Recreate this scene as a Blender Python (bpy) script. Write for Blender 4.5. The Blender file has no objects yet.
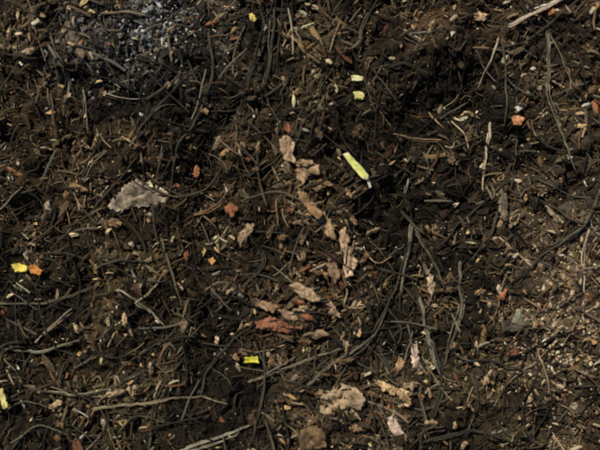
import bpy, math, numpy as np
R=np.random.default_rng(11)
S=0.0005
def W(x,y): return (np.asarray(x,float)-300)*S,(225-np.asarray(y,float))*S
# ---------- noise ----------
_T=np.random.default_rng(5).random((256,256))
def vn(x,y):
    xi=np.floor(x).astype(int); yi=np.floor(y).astype(int)
    fx=x-xi; fy=y-yi; fx=fx*fx*(3-2*fx); fy=fy*fy*(3-2*fy)
    a=_T[yi%256,xi%256]; b=_T[yi%256,(xi+1)%256]; c=_T[(yi+1)%256,xi%256]; d=_T[(yi+1)%256,(xi+1)%256]
    return (a*(1-fx)+b*fx)*(1-fy)+(c*(1-fx)+d*fx)*fy
def fbm(x,y,sc,o=4,off=0.):
    s=0;a=1;t=0
    for i in range(o):
        s=s+a*vn(x/sc+off+i*17.3,y/sc+off*1.7+i*9.1); t+=a; a*=.5; sc=sc/2.05
    return s/t
def Hlow(x,y):
    return (fbm(x,y,110,2,3.)-.5)*26
def H(x,y):
    x=np.asarray(x,float);y=np.asarray(y,float)
    n=fbm(x,y,34,4,8.)
    h=Hlow(x,y)+(n-.5)*40
    h=h+np.abs(fbm(x,y,12,3,21.)-.5)*20
    return h
Z=[(140,40,75,50,(.13,.13,.122),.85),(565,325,60,65,(.29,.215,.135),.85),(590,400,50,60,(.20,.15,.085),.6),
(330,200,50,70,(.11,.07,.034),.5),(290,315,50,30,(.13,.08,.045),.5),(350,395,60,30,(.22,.155,.09),.6),
(60,150,60,60,(.105,.065,.03),.6),(30,30,50,50,(.11,.075,.042),.6),(150,270,90,50,(.09,.062,.024),.6),
(440,30,60,30,(.125,.07,.035),.6),(570,40,50,50,(.105,.07,.042),.5),(240,150,60,50,(.09,.06,.028),.5),
(500,210,60,50,(.10,.07,.042),.5),(130,370,80,50,(.09,.068,.032),.5),(320,60,40,50,(.11,.082,.038),.5),
(575,210,40,60,(.15,.115,.075),.5),(490,420,60,30,(.14,.10,.05),.5),(30,230,50,30,(.09,.062,.03),.5),(560,250,40,40,(.16,.12,.08),.5)]
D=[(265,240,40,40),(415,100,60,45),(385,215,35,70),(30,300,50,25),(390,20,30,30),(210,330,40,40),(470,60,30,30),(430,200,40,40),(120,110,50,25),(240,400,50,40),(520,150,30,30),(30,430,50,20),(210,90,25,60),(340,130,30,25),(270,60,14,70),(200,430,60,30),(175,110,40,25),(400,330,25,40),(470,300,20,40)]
def tone(x,y):
    x=np.asarray(x,float);y=np.asarray(y,float)
    wx=x+(fbm(x,y,40,3,2.)-.5)*50; wy=y+(fbm(x,y,40,3,31.)-.5)*50
    c=np.stack([np.full(x.shape,.035),np.full(x.shape,.027),np.full(x.shape,.0145)],-1)
    for (a,b,rx,ry,col,w) in Z:
        g=(w*np.exp(-((wx-a)/rx)**2-((wy-b)/ry)**2))[...,None]
        c=c*(1-g)+np.array(col)*g
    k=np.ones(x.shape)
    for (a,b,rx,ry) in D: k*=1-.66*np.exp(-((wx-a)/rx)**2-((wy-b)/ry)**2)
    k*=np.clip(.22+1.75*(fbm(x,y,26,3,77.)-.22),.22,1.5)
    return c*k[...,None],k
# ---------- materials ----------
def mat(name,rough=.8,bump=.4,sc=900,spec=.3,var=(.55,1.35)):
    m=bpy.data.materials.new(name);m.use_nodes=True;nt=m.node_tree;N=nt.nodes;L=nt.links
    b=N['Principled BSDF'];b.inputs['Roughness'].default_value=rough;b.inputs['Specular IOR Level'].default_value=spec
    at=N.new('ShaderNodeAttribute');at.attribute_name='Col'
    tc=N.new('ShaderNodeTexCoord')
    n=N.new('ShaderNodeTexNoise');n.inputs['Scale'].default_value=sc;n.inputs['Detail'].default_value=5;n.inputs['Roughness'].default_value=.7
    L.new(tc.outputs['Object'],n.inputs['Vector'])
    mr=N.new('ShaderNodeMapRange');mr.inputs['From Min'].default_value=.3;mr.inputs['From Max'].default_value=.7
    mr.inputs['To Min'].default_value=var[0];mr.inputs['To Max'].default_value=var[1]
    L.new(n.outputs['Fac'],mr.inputs['Value'])
    mx=N.new('ShaderNodeVectorMath');mx.operation='SCALE'
    L.new(at.outputs['Color'],mx.inputs[0]);L.new(mr.outputs[0],mx.inputs['Scale'])
    L.new(mx.outputs[0],b.inputs['Base Color'])
    bp=N.new('ShaderNodeBump');bp.inputs['Strength'].default_value=bump;bp.inputs['Distance'].default_value=.0008
    L.new(n.outputs['Fac'],bp.inputs['Height']);L.new(bp.outputs[0],b.inputs['Normal'])
    return m
M_soil=mat('soil_mat',.85,1.,650,.15,(.3,1.9))
M_crumb=mat('crumb_mat',.85,.6,1500,.2,(.4,1.6))
M_fib=mat('fibre_mat',.75,.4,1800,.22)
M_stem=mat('stem_mat',.8,.7,1100,.18,(.4,1.6))
M_leaf=mat('leaf_mat',.65,.8,800,.25,(.3,1.7))
M_yel=mat('straw_mat',.6,.5,900,.3,(.7,1.15))
def mkmesh(name,v,f,col,m,smooth=False,parent=None):
    me=bpy.data.meshes.new(name);v=np.asarray(v,np.float32);f=np.asarray(f,np.int32)
    k=f.shape[1]
    me.vertices.add(len(v));me.vertices.foreach_set('co',v.ravel())
    me.loops.add(f.size);me.loops.foreach_set('vertex_index',f.ravel())
    me.polygons.add(len(f));me.polygons.foreach_set('loop_start',np.arange(0,f.size,k,dtype=np.int32))
    me.polygons.foreach_set('use_smooth',np.full(len(f),smooth))
    me.update(calc_edges=True);me.validate()
    a=me.color_attributes.new('Col','FLOAT_COLOR','POINT')
    c=np.ones((len(v),4),np.float32);c[:,:3]=col;a.data.foreach_set('color',c.ravel())
    me.materials.append(m)
    o=bpy.data.objects.new(name,me);bpy.context.scene.collection.objects.link(o)
    return o
# ---------- ground ----------
def axis(a,b,st):
    c=list(np.arange(a,b+st,st));d=st
    lo=[];x=a
    while x>-120000: d*=1.35;x-=d;lo.append(x)
    d=st;hi=[];x=c[-1]
    while x<120000: d*=1.35;x+=d;hi.append(x)
    return np.array(lo[::-1]+c+hi)
ax=axis(-220,820,2.);ay=axis(-220,670,2.)
X,Y=np.meshgrid(ax,ay)
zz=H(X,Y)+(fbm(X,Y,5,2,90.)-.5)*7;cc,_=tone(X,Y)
cc=cc*(.4+1.1*fbm(X,Y,9,3,50.))[...,None]
wx,wy=W(X,Y)
v=np.stack([wx,wy,zz*S],-1).reshape(-1,3)
nx,ny=len(ax),len(ay)
i=np.arange(nx*ny).reshape(ny,nx)
f=np.stack([i[:-1,:-1],i[1:,:-1],i[1:,1:],i[:-1,1:]],-1).reshape(-1,4)
mkmesh('soil_ground',v,f,cc.reshape(-1,3),M_soil,True)
import bmesh
def ico(sub):
    bm=bmesh.new();bmesh.ops.create_icosphere(bm,subdivisions=sub,radius=1)
    v=np.array([q.co[:] for q in bm.verts]);f=np.array([[q.index for q in p.verts] for p in bm.faces]);bm.free();return v,f
def rotm(n,R,flat=False):
    a=R.random(n)*2*math.pi
    t=R.normal(0,.35 if flat else 1.2,n);p=R.normal(0,.35 if flat else 1.2,n)
    ca,sa=np.cos(a),np.sin(a);ct,s_t=np.cos(t),np.sin(t);cp,sp=np.cos(p),np.sin(p)
    Z0=np.zeros(n);O=np.ones(n)
    Rz=np.stack([ca,-sa,Z0,sa,ca,Z0,Z0,Z0,O],-1).reshape(n,3,3)
    Rx=np.stack([O,Z0,Z0,Z0,ct,-s_t,Z0,s_t,ct],-1).reshape(n,3,3)
    Ry=np.stack([cp,Z0,sp,Z0,O,Z0,-sp,Z0,cp],-1).reshape(n,3,3)
    return Rz@Rx@Ry
def scatter(name,px,py,size,asp,col,m,sub=1,lift=.3,flat=False,rough=.25,smooth=False):
    n=len(px);tv,tf=ico(sub)
    dirs=R.normal(0,1,(n,3,3));dirs/=np.linalg.norm(dirs,axis=2,keepdims=True)
    lump=np.einsum('nkd,vd->nvk',dirs,tv);lump=(np.sin(lump*3.1+R.random((n,1,3))*6)).sum(2)*.17
    tv=tv[None]*(1+R.normal(0,rough,(n,len(tv),1))+lump[...,None])
    tv=tv*size[:,None,None]*asp[:,None,:]
    tv=np.einsum('nij,nkj->nki',rotm(n,R,flat),tv)
    z=H(px,py)+size*asp[:,2]*lift
    x,y=W(px,py)
    P=tv*S;P[...,0]+=x[:,None];P[...,1]+=y[:,None];P[...,2]+=(z*S)[:,None]
    F=(tf[None]+(np.arange(n)*tv.shape[1])[:,None,None]).reshape(-1,3)
    C=np.repeat(col,tv.shape[1],0)
    return mkmesh(name,P.reshape(-1,3),F,C,m,smooth)
def rnd(n): return R.uniform(-90,690,n),R.uniform(-80,530,n)
def pal(n,P,w,sg=.45):
    P=np.array(P);w=np.array(w)/sum(w);return np.clip(P[R.choice(len(P),n,p=w)]*np.exp(R.normal(0,sg,(n,1))),.004,.6)
def litcol(px,py,P,w,mixz=.5):
    c,k=tone(px,py);q=pal(len(px),P,w)
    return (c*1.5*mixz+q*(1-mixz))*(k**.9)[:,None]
n=1800;px,py=rnd(n);s=R.uniform(2,5,n)
scatter('soil_clods',px,py,s,R.uniform(.5,1.3,(n,3)),litcol(px,py,[(.033,.024,.013),(.075,.048,.023),(.013,.010,.007)],[4,2,4],.6),M_crumb,2,.0,rough=.1)
n=27000;px,py=rnd(n);s=np.clip(R.pareto(2.2,n)*1.0+.7,0,3.5)
asp=np.stack([R.uniform(.7,2.2,n),R.uniform(.4,.9,n),R.uniform(.3,.8,n)],-1)
scatter('soil_crumbs',px,py,s,asp,litcol(px,py,[(.033,.023,.012),(.13,.08,.038),(.013,.010,.007),(.31,.215,.115),(.17,.085,.035),(.14,.125,.09)],[4.5,4,4.5,1.6,1.8,1],.45),M_crumb,1,.4)
def grit(name,cx,cy,rx,ry,n,P,w,lo,hi,lift=1.2):
    px=R.normal(cx,rx,n);py=R.normal(cy,ry,n);s=R.uniform(0,1,n)**1.8*(hi-lo)+lo
    asp=np.stack([R.uniform(.7,1.8,n),R.uniform(.5,.9,n),R.uniform(.3,.7,n)],-1)
    scatter(name,px,py,s,asp,pal(n,P,w),M_crumb,1,lift)
grit('pale_grit',565,325,34,50,1900,[(.38,.28,.17),(.24,.16,.09),(.48,.38,.27),(.06,.044,.028)],[3,3.5,1,3],.7,3.2,2)
grit('ash_crumbs',135,36,40,27,1300,[(.19,.19,.182),(.11,.107,.098),(.32,.32,.31),(.035,.031,.026)],[3,4,.8,3],.7,2.8,2)
grit('ash_crumbs',155,28,18,14,340,[(.30,.31,.31),(.42,.43,.42)],[3,1],.7,2.4,2)
n=13000;px,py=rnd(n);_,k=tone(px,py);keep=R.random(n)<np.clip(k*1.2,.10,1);px,py=px[keep],py[keep];n=len(px)
s=np.clip(R.pareto(2.5,n)*1.4+1.0,0,6)
asp=np.stack([R.uniform(.8,2.2,n),R.uniform(.35,.8,n),R.uniform(.08,.22,n)],-1)
scatter('leaf_litter',px,py,s,asp,litcol(px,py,[(.17,.11,.05),(.055,.038,.019),(.37,.26,.145),(.28,.11,.045),(.5,.39,.26),(.13,.105,.055),(.38,.23,.09)],[5,4.5,3.2,1.2,1,2.5,.9],.22),M_leaf,1,3.6,True,.22)
n=3400;px,py=rnd(n);_,k=tone(px,py);keep=R.random(n)<np.clip(k,.06,1);px,py=px[keep],py[keep];n=len(px)
s=R.uniform(0,1,n)**3.*2.2+.8;asp=np.stack([R.uniform(.8,2.4,n),R.uniform(.5,.9,n),R.uniform(.2,.5,n)],-1)
scatter('sawdust_specks',px,py,s,asp,pal(n,[(.46,.35,.21),(.48,.30,.13),(.36,.29,.2),(.52,.47,.37)],[3,2.,2,.6],.3),M_leaf,1,5,True,.25)
def tubes(P,rad,sides,col,flat=1.):
    n,k,_=P.shape
    T=np.gradient(P,axis=1);T/=np.linalg.norm(T,axis=2,keepdims=True)+1e-9
    U=np.stack([-T[...,1],T[...,0],np.zeros((n,k))],-1);U/=np.linalg.norm(U,axis=2,keepdims=True)+1e-9
    V=np.cross(T,U)
    a=np.arange(sides)/sides*2*math.pi
    ring=P[:,:,None]+(U[:,:,None]*np.cos(a)[None,None,:,None]+V[:,:,None]*np.sin(a)[None,None,:,None]*flat)*rad[:,:,None,None]
    v=ring.reshape(-1,3)
    idx=np.arange(n*k*sides).reshape(n,k,sides)
    A=idx[:,:-1];B=idx[:,1:]
    f=np.stack([A,np.roll(A,-1,2),np.roll(B,-1,2),B],-1).reshape(-1,4)
    C=np.repeat(col.reshape(n,-1,3) if col.ndim==3 else np.repeat(col[:,None],k,1),sides,1).reshape(-1,3)
    return v,f,C
def topx(v):
    x,y=W(v[:,0],v[:,1]);return np.stack([x,y,v[:,2]*S],-1)
def fibres(name,n,Lr,rr,P,w,k=8,mixz=.2,lift=(0,5),curl=.9,sides=5,flat=1.,wobble=.16,dens=False,sm=3):
    px,py=rnd(n)
    if dens:
        _,kk=tone(px,py);keep=R.random(n)<np.clip(kk*1.2,.3,1);px,py=px[keep],py[keep];n=len(px)
    L=np.exp(R.uniform(math.log(Lr[0]),math.log(Lr[1]),n))
    a0=R.random(n)*2*math.pi;dk=R.normal(0,curl,n)
    t=np.linspace(0,1,k)
    wob=np.cumsum(R.normal(0,wobble,(n,k)),1)
    ang=a0[:,None]+dk[:,None]*(t-.5)+wob
    st=(L/(k-1))[:,None]
    x=px[:,None]+np.cumsum(np.cos(ang)*st,1)-L[:,None]*.5*np.cos(a0)[:,None]
    y=py[:,None]+np.cumsum(np.sin(ang)*st,1)-L[:,None]*.5*np.sin(a0)[:,None]
    r=np.exp(R.uniform(math.log(rr[0]),math.log(rr[1]),n))[:,None]*(1-.7*np.abs(t-.4)**1.5)[None]*np.exp(R.normal(0,.12,(n,k)))
    h=H(x,y);h2=h.copy()
    for _ in range(sm):
        h2[:,1:-1]=(h2[:,:-2]+h2[:,2:]+2*h2[:,1:-1])/4
    z=np.maximum(h2,h*.5+h2*.5)+r*.7+R.uniform(lift[0],lift[1],n)[:,None]+(R.normal(0,2,n)[:,None]*(t-.5))
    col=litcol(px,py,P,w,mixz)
    v,f,C=tubes(np.stack([x,y,z],-1),r,sides,col,flat)
    return mkmesh(name,topx(v),f,C,M_fib,True)
PF=[(.05,.038,.023),(.12,.085,.042),(.25,.18,.10),(.018,.014,.010),(.42,.32,.2),(.09,.08,.052),(.2,.10,.045)]
fibres('fine_rootlets',6000,(6,32),(.3,.75),PF,[4,4,2.5,6,1.,2.5,1])
fibres('grass_fragments',5400,(5,24),(.7,1.6),PF,[3,4,3,4,1.4,2,1.4],curl=.3,flat=.45,wobble=.06,dens=True,lift=(1,6),k=6)
fibres('root_tangle',330,(40,120),(.5,1.3),[(.035,.031,.022),(.06,.055,.04),(.02,.017,.013),(.11,.09,.058)],[4,4,4,1.5],k=18,curl=.6,lift=(2,8),wobble=.12)
fibres('dry_grass_blades',230,(18,55),(.7,1.5),[(.2,.17,.12),(.12,.11,.08),(.3,.24,.16),(.15,.10,.06)],[3,4,1.5,2],k=12,curl=.35,lift=(4,8),wobble=.05,flat=.5,mixz=.05,sm=6)
# ---------- individual stems ----------
def spline(pts,m):
    p=np.array(pts,float);n=len(p);d=np.r_[0,np.cumsum(np.linalg.norm(np.diff(p,axis=0),axis=1))]
    t=np.linspace(0,d[-1],m)
    tan=np.gradient(p,axis=0)/np.gradient(d)[:,None] if n>2 else np.repeat([(p[1]-p[0])/d[-1]],2,0)
    i=np.clip(np.searchsorted(d,t,'right')-1,0,n-2);h=(d[i+1]-d[i]);u=(t-d[i])/h
    h=h[:,None];u=u[:,None]
    return (2*u**3-3*u**2+1)*p[i]+(u**3-2*u**2+u)*h*tan[i]+(-2*u**3+3*u**2)*p[i+1]+(u**3-u**2)*h*tan[i+1]
def stem(name,pts,w,col,lift=5,m=M_stem):
    w=w*.9
    d=sum(math.dist(a,b) for a,b in zip(pts,pts[1:]));k=max(10,int(d/2.5))
    q=spline(pts,k);q=q+np.stack([fbm(q[:,0],q[:,1],22,3,60.)-.5,fbm(q[:,0],q[:,1],22,3,70.)-.5],-1)*6
    h=H(q[:,0],q[:,1]);h2=h.copy()
    for _ in range(18): h2[1:-1]=(h2[:-2]+h2[2:]+2*h2[1:-1])/4
    z=h2+np.clip(h-h2,-3,1.5)*.5+w*.3+lift
    T=np.gradient(q,axis=0);T/=np.linalg.norm(T,axis=1,keepdims=True);Nn=np.stack([-T[:,1],T[:,0]],-1)
    t=np.linspace(0,1,k)
    ns=1+(w>=3.4)+(w>=5)+(w>=6)
    VV=[];FF=[];CC=[];off=0
    col=np.array(col)*1.25
    for s_ in range(ns):
        main=s_==0
        a,b=(0,k) if main else (int(R.uniform(0,.5)*k),int(R.uniform(.6,1)*k))
        if b-a<6:a,b=0,k
        kk=b-a;ph=R.random()*10
        lat=np.zeros(k) if main else R.choice([-1,1])*w*.22+(fbm(t*d,t*0+ph,50,2,ph)-.5)*w*2.2
        pz=z+(0 if main else R.normal(.2,.4))
        pp=np.concatenate([q+Nn*lat[:,None],pz[:,None]],1)[a:b]
        tt=np.linspace(0,1,kk)
        r=(w*.33 if main else w*.15)*R.uniform(.85,1.1)*(1-.45*tt)*(.6+.8*fbm(tt*d,tt*0+ph,7,3,5.))
        r[0]*=.4;r[-1]*=.25
        c=col[None]*(.3+1.4*fbm(tt*d,tt*0+ph,10,3,15.))[:,None]*(1 if main else math.exp(R.normal(.1,.35)))
        v,f,C=tubes(pp[None],r[None],9,np.clip(c,.003,.7)[None],.5)
        C=np.clip(C.reshape(kk,9,3)*np.exp(R.normal(0,.4,(1,9,1))),.003,.7).reshape(-1,3)
        VV.append(v);FF.append(f+off);CC.append(C);off+=len(v)
    return mkmesh(name,topx(np.vstack(VV)),np.vstack(FF),np.vstack(CC),m,True)
G=(.066,.060,.040);DG=(.036,.033,.023);TAN=(.28,.205,.125);DT=(.15,.10,.055)
ST=[([(277,-20),(272,50),(268,100),(284,132)],5,DG),([(258,-10),(263,40),(250,82),(232,135)],4,DG),([(284,-10),(280,40),(276,95)],3,DG),
([(208,25),(212,80),(195,120),(175,155),(167,200)],5,DG),([(196,70),(150,120),(118,165)],4,DG),([(52,48),(66,75),(67,112)],6,(.12,.112,.092)),
([(578,-6),(540,12),(506,30)],9,(.27,.21,.15)),([(498,40),(480,88)],4,TAN),([(501,42),(505,75),(503,128)],3.5,G),([(491,122),(482,190)],6.5,(.21,.165,.11)),
([(546,30),(550,95),(560,130),(574,172)],4,G),([(604,178),(590,215),(562,243),(528,266)],6.5,G),
([(414,224),(408,258),(400,300)],6,G),([(416,226),(428,252),(446,290)],5,G),([(462,262),(460,310),(444,366)],6.5,(.10,.09,.062)),
([(421,296),(427,335),(438,372),(456,382)],5.5,(.13,.122,.09)),([(372,330),(394,290),(410,240)],4,DG),
([(-12,346),(40,350),(84,338)],5,(.11,.10,.07)),([(25,384),(60,392),(96,392),(130,378),(156,364)],4,(.12,.105,.07)),
([(92,409),(150,400),(190,396),(228,399)],4.5,(.19,.155,.095)),([(178,450),(215,435),(252,421)],6,(.22,.19,.14)),
([(265,345),(262,400),(250,445)],5,DG),([(118,288),(145,303),(166,325)],4,(.16,.135,.09)),([(138,302),(152,290),(166,272)],4,(.16,.13,.08)),
([(-10,306),(60,300),(104,284)],4,G),([(308,382),(342,356),(374,332),(386,308)],5.5,G),([(248,382),(300,362),(352,344)],5,(.11,.09,.06)),
([(432,340),(440,380),(430,420),(408,444)],6,DG),([(500,236),(516,250),(532,268)],3.5,TAN),([(393,134),(415,137),(442,140)],4,DT),
([(360,45),(366,20),(378,-5)],5,DG),([(372,72),(400,66),(432,77)],4,DG),([(548,30),(560,60),(571,92)],3.5,G),([(150,445),(155,402),(182,360)],5,DG),
([(36,342),(52,328),(74,308)],5,(.13,.10,.065)),([(82,88),(88,132)],4,(.11,.10,.08)),([(536,346),(545,390)],3.5,TAN),
([(430,110),(446,128)],4,DT),([(590,230),(583,262),(580,292)],4.5,(.17,.14,.10)),([(500,206),(488,240),(470,262)],4,DG),
([(540,180),(570,195),(604,200)],4,DG),([(230,300),(262,262),(250,235)],4,DG),([(380,300),(400,330),(390,372)],4,DG),
([(470,372),(478,400),(466,440)],5,DG),([(520,420),(555,405),(590,415)],3,G),([(20,60),(0,90),(-10,130)],4,DG),([(200,395),(215,360),(260,320)],4,DG),
([(310,35),(330,60),(338,95)],3,DG),([(225,60),(240,75),(262,78)],3,DG),([(100,255),(140,262),(190,250)],3,DG),([(345,345),(310,372),(275,405)],4,DG),
([(424,262),(434,284),(430,306)],5,(.14,.12,.085)),([(512,100),(520,140),(515,170)],3,G),([(0,175),(30,195),(48,232)],3,DG),([(95,20),(80,50),(95,75)],3,(.11,.10,.08)),
([(120,388),(100,400),(84,430)],3.5,DT),([(420,440),(470,430),(520,445)],5,DG),([(390,400),(425,408),(452,395)],4,DG),([(190,215),(215,205),(236,180)],4,(.11,.065,.035)),
([(100,92),(118,97),(140,98)],3,(.2,.17,.13)),([(452,118),(463,134),(466,150)],3,TAN),([(590,305),(575,318),(560,345)],3,TAN),([(205,290),(222,280),(240,284)],3,DT),
([(365,250),(380,262),(392,256)],3,DT),([(480,300),(500,308),(512,322)],3,DT),([(285,345),(262,352),(240,350)],3,DT),([(165,340),(190,335),(205,322)],3,G),
([(5,410),(30,400),(52,404)],3,G),([(12,440),(40,425),(75,432)],3,G),([(120,430),(138,415),(170,420)],3,G),([(285,420),(300,440),(296,460)],3,DT)]
for p,w,c in ST: stem('dry_stem' if w>=4 else 'dry_twig',p,w,c,lift=R.uniform(3.5,7))
# ---------- leaf sheets ----------
def sheet(name,out,col,lift=6,curl=4,m=M_leaf,rag=1.4,edge=None,vein=False,bend=(1,0),drape=.6):
    p=np.array(out,float);n=len(p);c=p.mean(0)
    o=[];K=7
    for i in range(n):
        a,b=p[i],p[(i+1)%n]
        for j in range(K): o.append(a+(b-a)*j/K)
    o=np.array(o);o+=R.normal(0,rag*.5,o.shape);N=len(o);rings=9
    ts=np.linspace(0,1,rings+1)[1:]
    pts=np.vstack([c]+[c+(o-c)*t for t in ts]);tt=np.r_[0,np.repeat(ts,N)]
    d=pts-c;sz=np.abs(d).max()+1e-6
    u=(d@np.array(bend))/sz
    z=float(H(c[0],c[1]))+lift+curl*(u**2)*1.5+(fbm(pts[:,0],pts[:,1],9,3,c[0])-.5)*curl*3-tt**3*curl*.5
    hh=H(pts[:,0],pts[:,1])
    z=np.maximum(z,hh*drape+z*(1-drape)+.5)
    C=np.array(col)[None]*(.3+1.3*fbm(pts[:,0],pts[:,1],7,3,33.))[:,None]
    if edge is not None: C=np.where((tt>.86)[:,None],np.array(edge)*(.6+.7*fbm(pts[:,0],pts[:,1],4,2,3.))[:,None],C)
    if vein:
        ax_=np.abs(d@np.array([-bend[1],bend[0]]));C=np.where((ax_<1.2)[:,None],C*1.6,C)
    v=np.concatenate([pts,z[:,None]],1)
    me=[]
    for r in range(rings-1):
        b=1+r*N;b2=b+N
        for j in range(N): me.append([b+j,b2+j,b2+(j+1)%N,b+(j+1)%N])
    ob=mkmesh(name,topx(v),np.array(me),C,m,True)
    bm=bmesh.new();bm.from_mesh(ob.data);bm.verts.ensure_lookup_table()
    for j in range(N): bm.faces.new([bm.verts[0],bm.verts[1+j],bm.verts[1+(j+1)%N]])
    bmesh.ops.recalc_face_normals(bm,faces=bm.faces);bm.to_mesh(ob.data);bm.free()
    for pl in ob.data.polygons: pl.use_smooth=True
    s=ob.modifiers.new('thick','SOLIDIFY');s.thickness=.0004
    return ob
def bf(p,c,l=8,k=3): sheet('bark_flake',p,tuple(np.array(c)*1.35),l+1.5,k)
sheet('dead_leaf',[(107,207),(112,196),(122,186),(134,178),(148,183),(162,188),(168,193),(163,203),(150,207),(132,208),(118,212)],(.19,.155,.105),10,3,edge=(.38,.31,.22),vein=True,bend=(.94,-.34))
sheet('dead_leaf',[(280,140),(287,136),(295,144),(293,155),(296,164),(288,163),(281,152)],(.42,.285,.165),9,3)
sheet('dead_leaf',[(297,165),(306,161),(318,166),(319,176),(308,177),(303,186),(296,177)],(.38,.25,.14),9,3)
sheet('dead_leaf',[(318,388),(330,390),(342,382),(356,388),(366,398),(360,410),(348,408),(345,424),(330,424),(318,412),(322,400)],(.37,.27,.16),9,6,edge=(.40,.30,.19))
sheet('dead_leaf',[(300,428),(312,422),(325,428),(326,442),(312,452),(301,445)],(.16,.10,.05),7,4)
bf([(297,192),(304,192),(314,204),(322,214),(318,220),(302,204)],(.24,.15,.075))
bf([(318,214),(324,212),(333,226),(336,240),(328,238),(318,224)],(.26,.17,.09))
bf([(338,232),(345,227),(350,240),(346,250),(340,252)],(.32,.21,.12),9)
bf([(342,250),(350,246),(357,262),(353,276),(345,277)],(.40,.28,.18),10,4)
bf([(328,258),(336,262),(340,276),(334,284),(328,272)],(.22,.14,.08))
bf([(290,283),(298,281),(314,290),(322,298),(316,302),(300,296)],(.36,.25,.145),9)
bf([(318,300),(328,298),(338,310),(342,318),(332,316)],(.30,.2,.125),9)
bf([(252,298),(264,300),(280,306),(274,312),(256,306)],(.28,.175,.10))
bf([(278,308),(294,311),(302,318),(288,320)],(.34,.22,.135))
bf([(256,320),(270,316),(288,322),(300,327),(288,333),(270,330),(258,328)],(.23,.095,.05),9)
bf([(238,238),(246,224),(255,223),(251,235),(241,248)],(.27,.185,.105))
bf([(223,208),(232,203),(238,209),(232,217)],(.17,.065,.025),8,2)
bf([(412,345),(417,342),(420,360),(418,374),(413,374),(411,358)],(.42,.31,.23),9)
bf([(427,278),(433,275),(436,284),(433,296),(429,292)],(.36,.27,.17),9)
bf([(372,378),(386,382),(398,388),(394,395),(382,390)],(.42,.29,.15))
bf([(392,388),(402,386),(410,392),(402,398)],(.38,.26,.14))
sheet('wood_chip',[(385,416),(391,413),(398,422),(402,431),(395,434),(388,426)],(.58,.42,.31),11,2,edge=(.68,.56,.45),rag=.7)
sheet('wood_chip',[(473,14),(480,11),(487,14),(485,20),(476,20)],(.5,.34,.2),9,2)
sheet('wood_chip',[(508,119),(514,117),(520,120),(518,126),(510,126)],(.60,.28,.13),10,2,rag=.6)
sheet('wood_chip',[(510,110),(514,108),(518,111),(514,114)],(.66,.6,.5),11,1,rag=.5)
sheet('wood_chip',[(545,206),(551,204),(558,216),(564,224),(556,222)],(.40,.3,.19),9,2)
bf([(500,188),(506,186),(508,206),(506,222),(500,214)],(.15,.12,.08),9,2)
bf([(500,322),(520,318),(534,324),(520,332),(502,332)],(.07,.06,.04),9)
bf([(300,334),(318,328),(330,333),(316,340)],(.2,.135,.08))
for j in range(140):
    if j<50: cx,cy=R.normal(305,40),R.normal(285,62)
    elif j<78: cx,cy=R.normal(375,50),R.normal(398,24)
    else: cx,cy=R.uniform(-20,620),R.uniform(-20,470)
    a=R.random()*6.28;L=R.uniform(3,8);wd=L*R.uniform(.25,.6)
    ang=np.linspace(0,2*math.pi,7)[:-1]+R.normal(0,.15,6)
    pp=[(cx+L*math.cos(t)*math.cos(a)-wd*math.sin(t)*math.sin(a),cy+L*math.cos(t)*math.sin(a)+wd*math.sin(t)*math.cos(a)) for t in ang]
    c=pal(1,[(.26,.165,.085),(.36,.25,.14),(.13,.08,.04),(.27,.11,.05),(.46,.34,.21)],[4,3,3.5,1.4,1.4],.25)[0]
    sheet('bark_flake',pp,c,R.uniform(7,10),3,rag=1.3)
YG=(.62,.64,.17)
sheet('green_straw_piece',[(342,156),(347,154),(353,161),(361,169),(367,177),(366,181),(361,180),(352,170)],YG,16,1,M_yel,.35,edge=(.78,.76,.38),drape=.1)
sheet('green_straw_piece',[(365,180),(368,180),(370,188),(368,189)],(.7,.68,.58),14,1,M_yel,.2,drape=.1)
def pet(name,p,c): sheet(name,p,c,12,1.2,M_yel,.7,drape=.1)
pet('yellow_petal',[(350,78),(356,77),(362,79),(361,83),(352,83)],(.75,.71,.38))
pet('yellow_petal',[(353,94),(359,93),(364,96),(362,101),(354,101)],(.72,.66,.24))
pet('yellow_petal',[(249,16),(253,15),(257,20),(255,24),(251,22)],(.72,.6,.15))
pet('yellow_petal',[(14,264),(22,263),(31,266),(30,271),(18,271)],(.74,.58,.10))
pet('orange_petal',[(31,265),(38,264),(46,270),(43,275),(34,272)],(.68,.26,.05))
pet('orange_petal',[(208,259),(213,257),(216,261),(212,265)],(.62,.32,.09))
pet('yellow_petal',[(245,356),(258,356),(259,362),(245,362)],(.82,.74,.06))
pet('yellow_petal',[(5,386),(9,385),(12,395),(14,404),(9,405),(6,396)],(.72,.64,.22))
sc=bpy.context.scene
w=bpy.data.worlds.new('World');sc.world=w;w.use_nodes=True
sk=w.node_tree.nodes.new('ShaderNodeTexSky');sk.sky_type='NISHITA';sk.sun_disc=False
el,az=math.radians(52),math.radians(-35)
sk.sun_elevation=el;sk.sun_rotation=az
w.node_tree.links.new(sk.outputs[0],w.node_tree.nodes['Background'].inputs[0]);w.node_tree.nodes['Background'].inputs[1].default_value=.05
l=bpy.data.lights.new('sun','SUN');l.energy=4.2;l.angle=math.radians(4);l.color=(1,.92,.79)
lo=bpy.data.objects.new('sun',l);sc.collection.objects.link(lo)
from mathutils import Vector
d=Vector((math.sin(az)*math.cos(el),math.cos(az)*math.cos(el),math.sin(el)))
lo.rotation_euler=d.to_track_quat('Z','Y').to_euler()
cam=bpy.data.cameras.new('cam');co=bpy.data.objects.new('cam',cam);sc.collection.objects.link(co)
cam.lens=50;cam.sensor_width=36;co.location=(0,0,.3*50/36+.003);cam.clip_start=.01;cam.clip_end=200
cam.dof.use_dof=True;cam.dof.focus_distance=co.location.z+.030;cam.dof.aperture_fstop=5.2
sc.camera=co
sc.view_settings.view_transform='Standard'
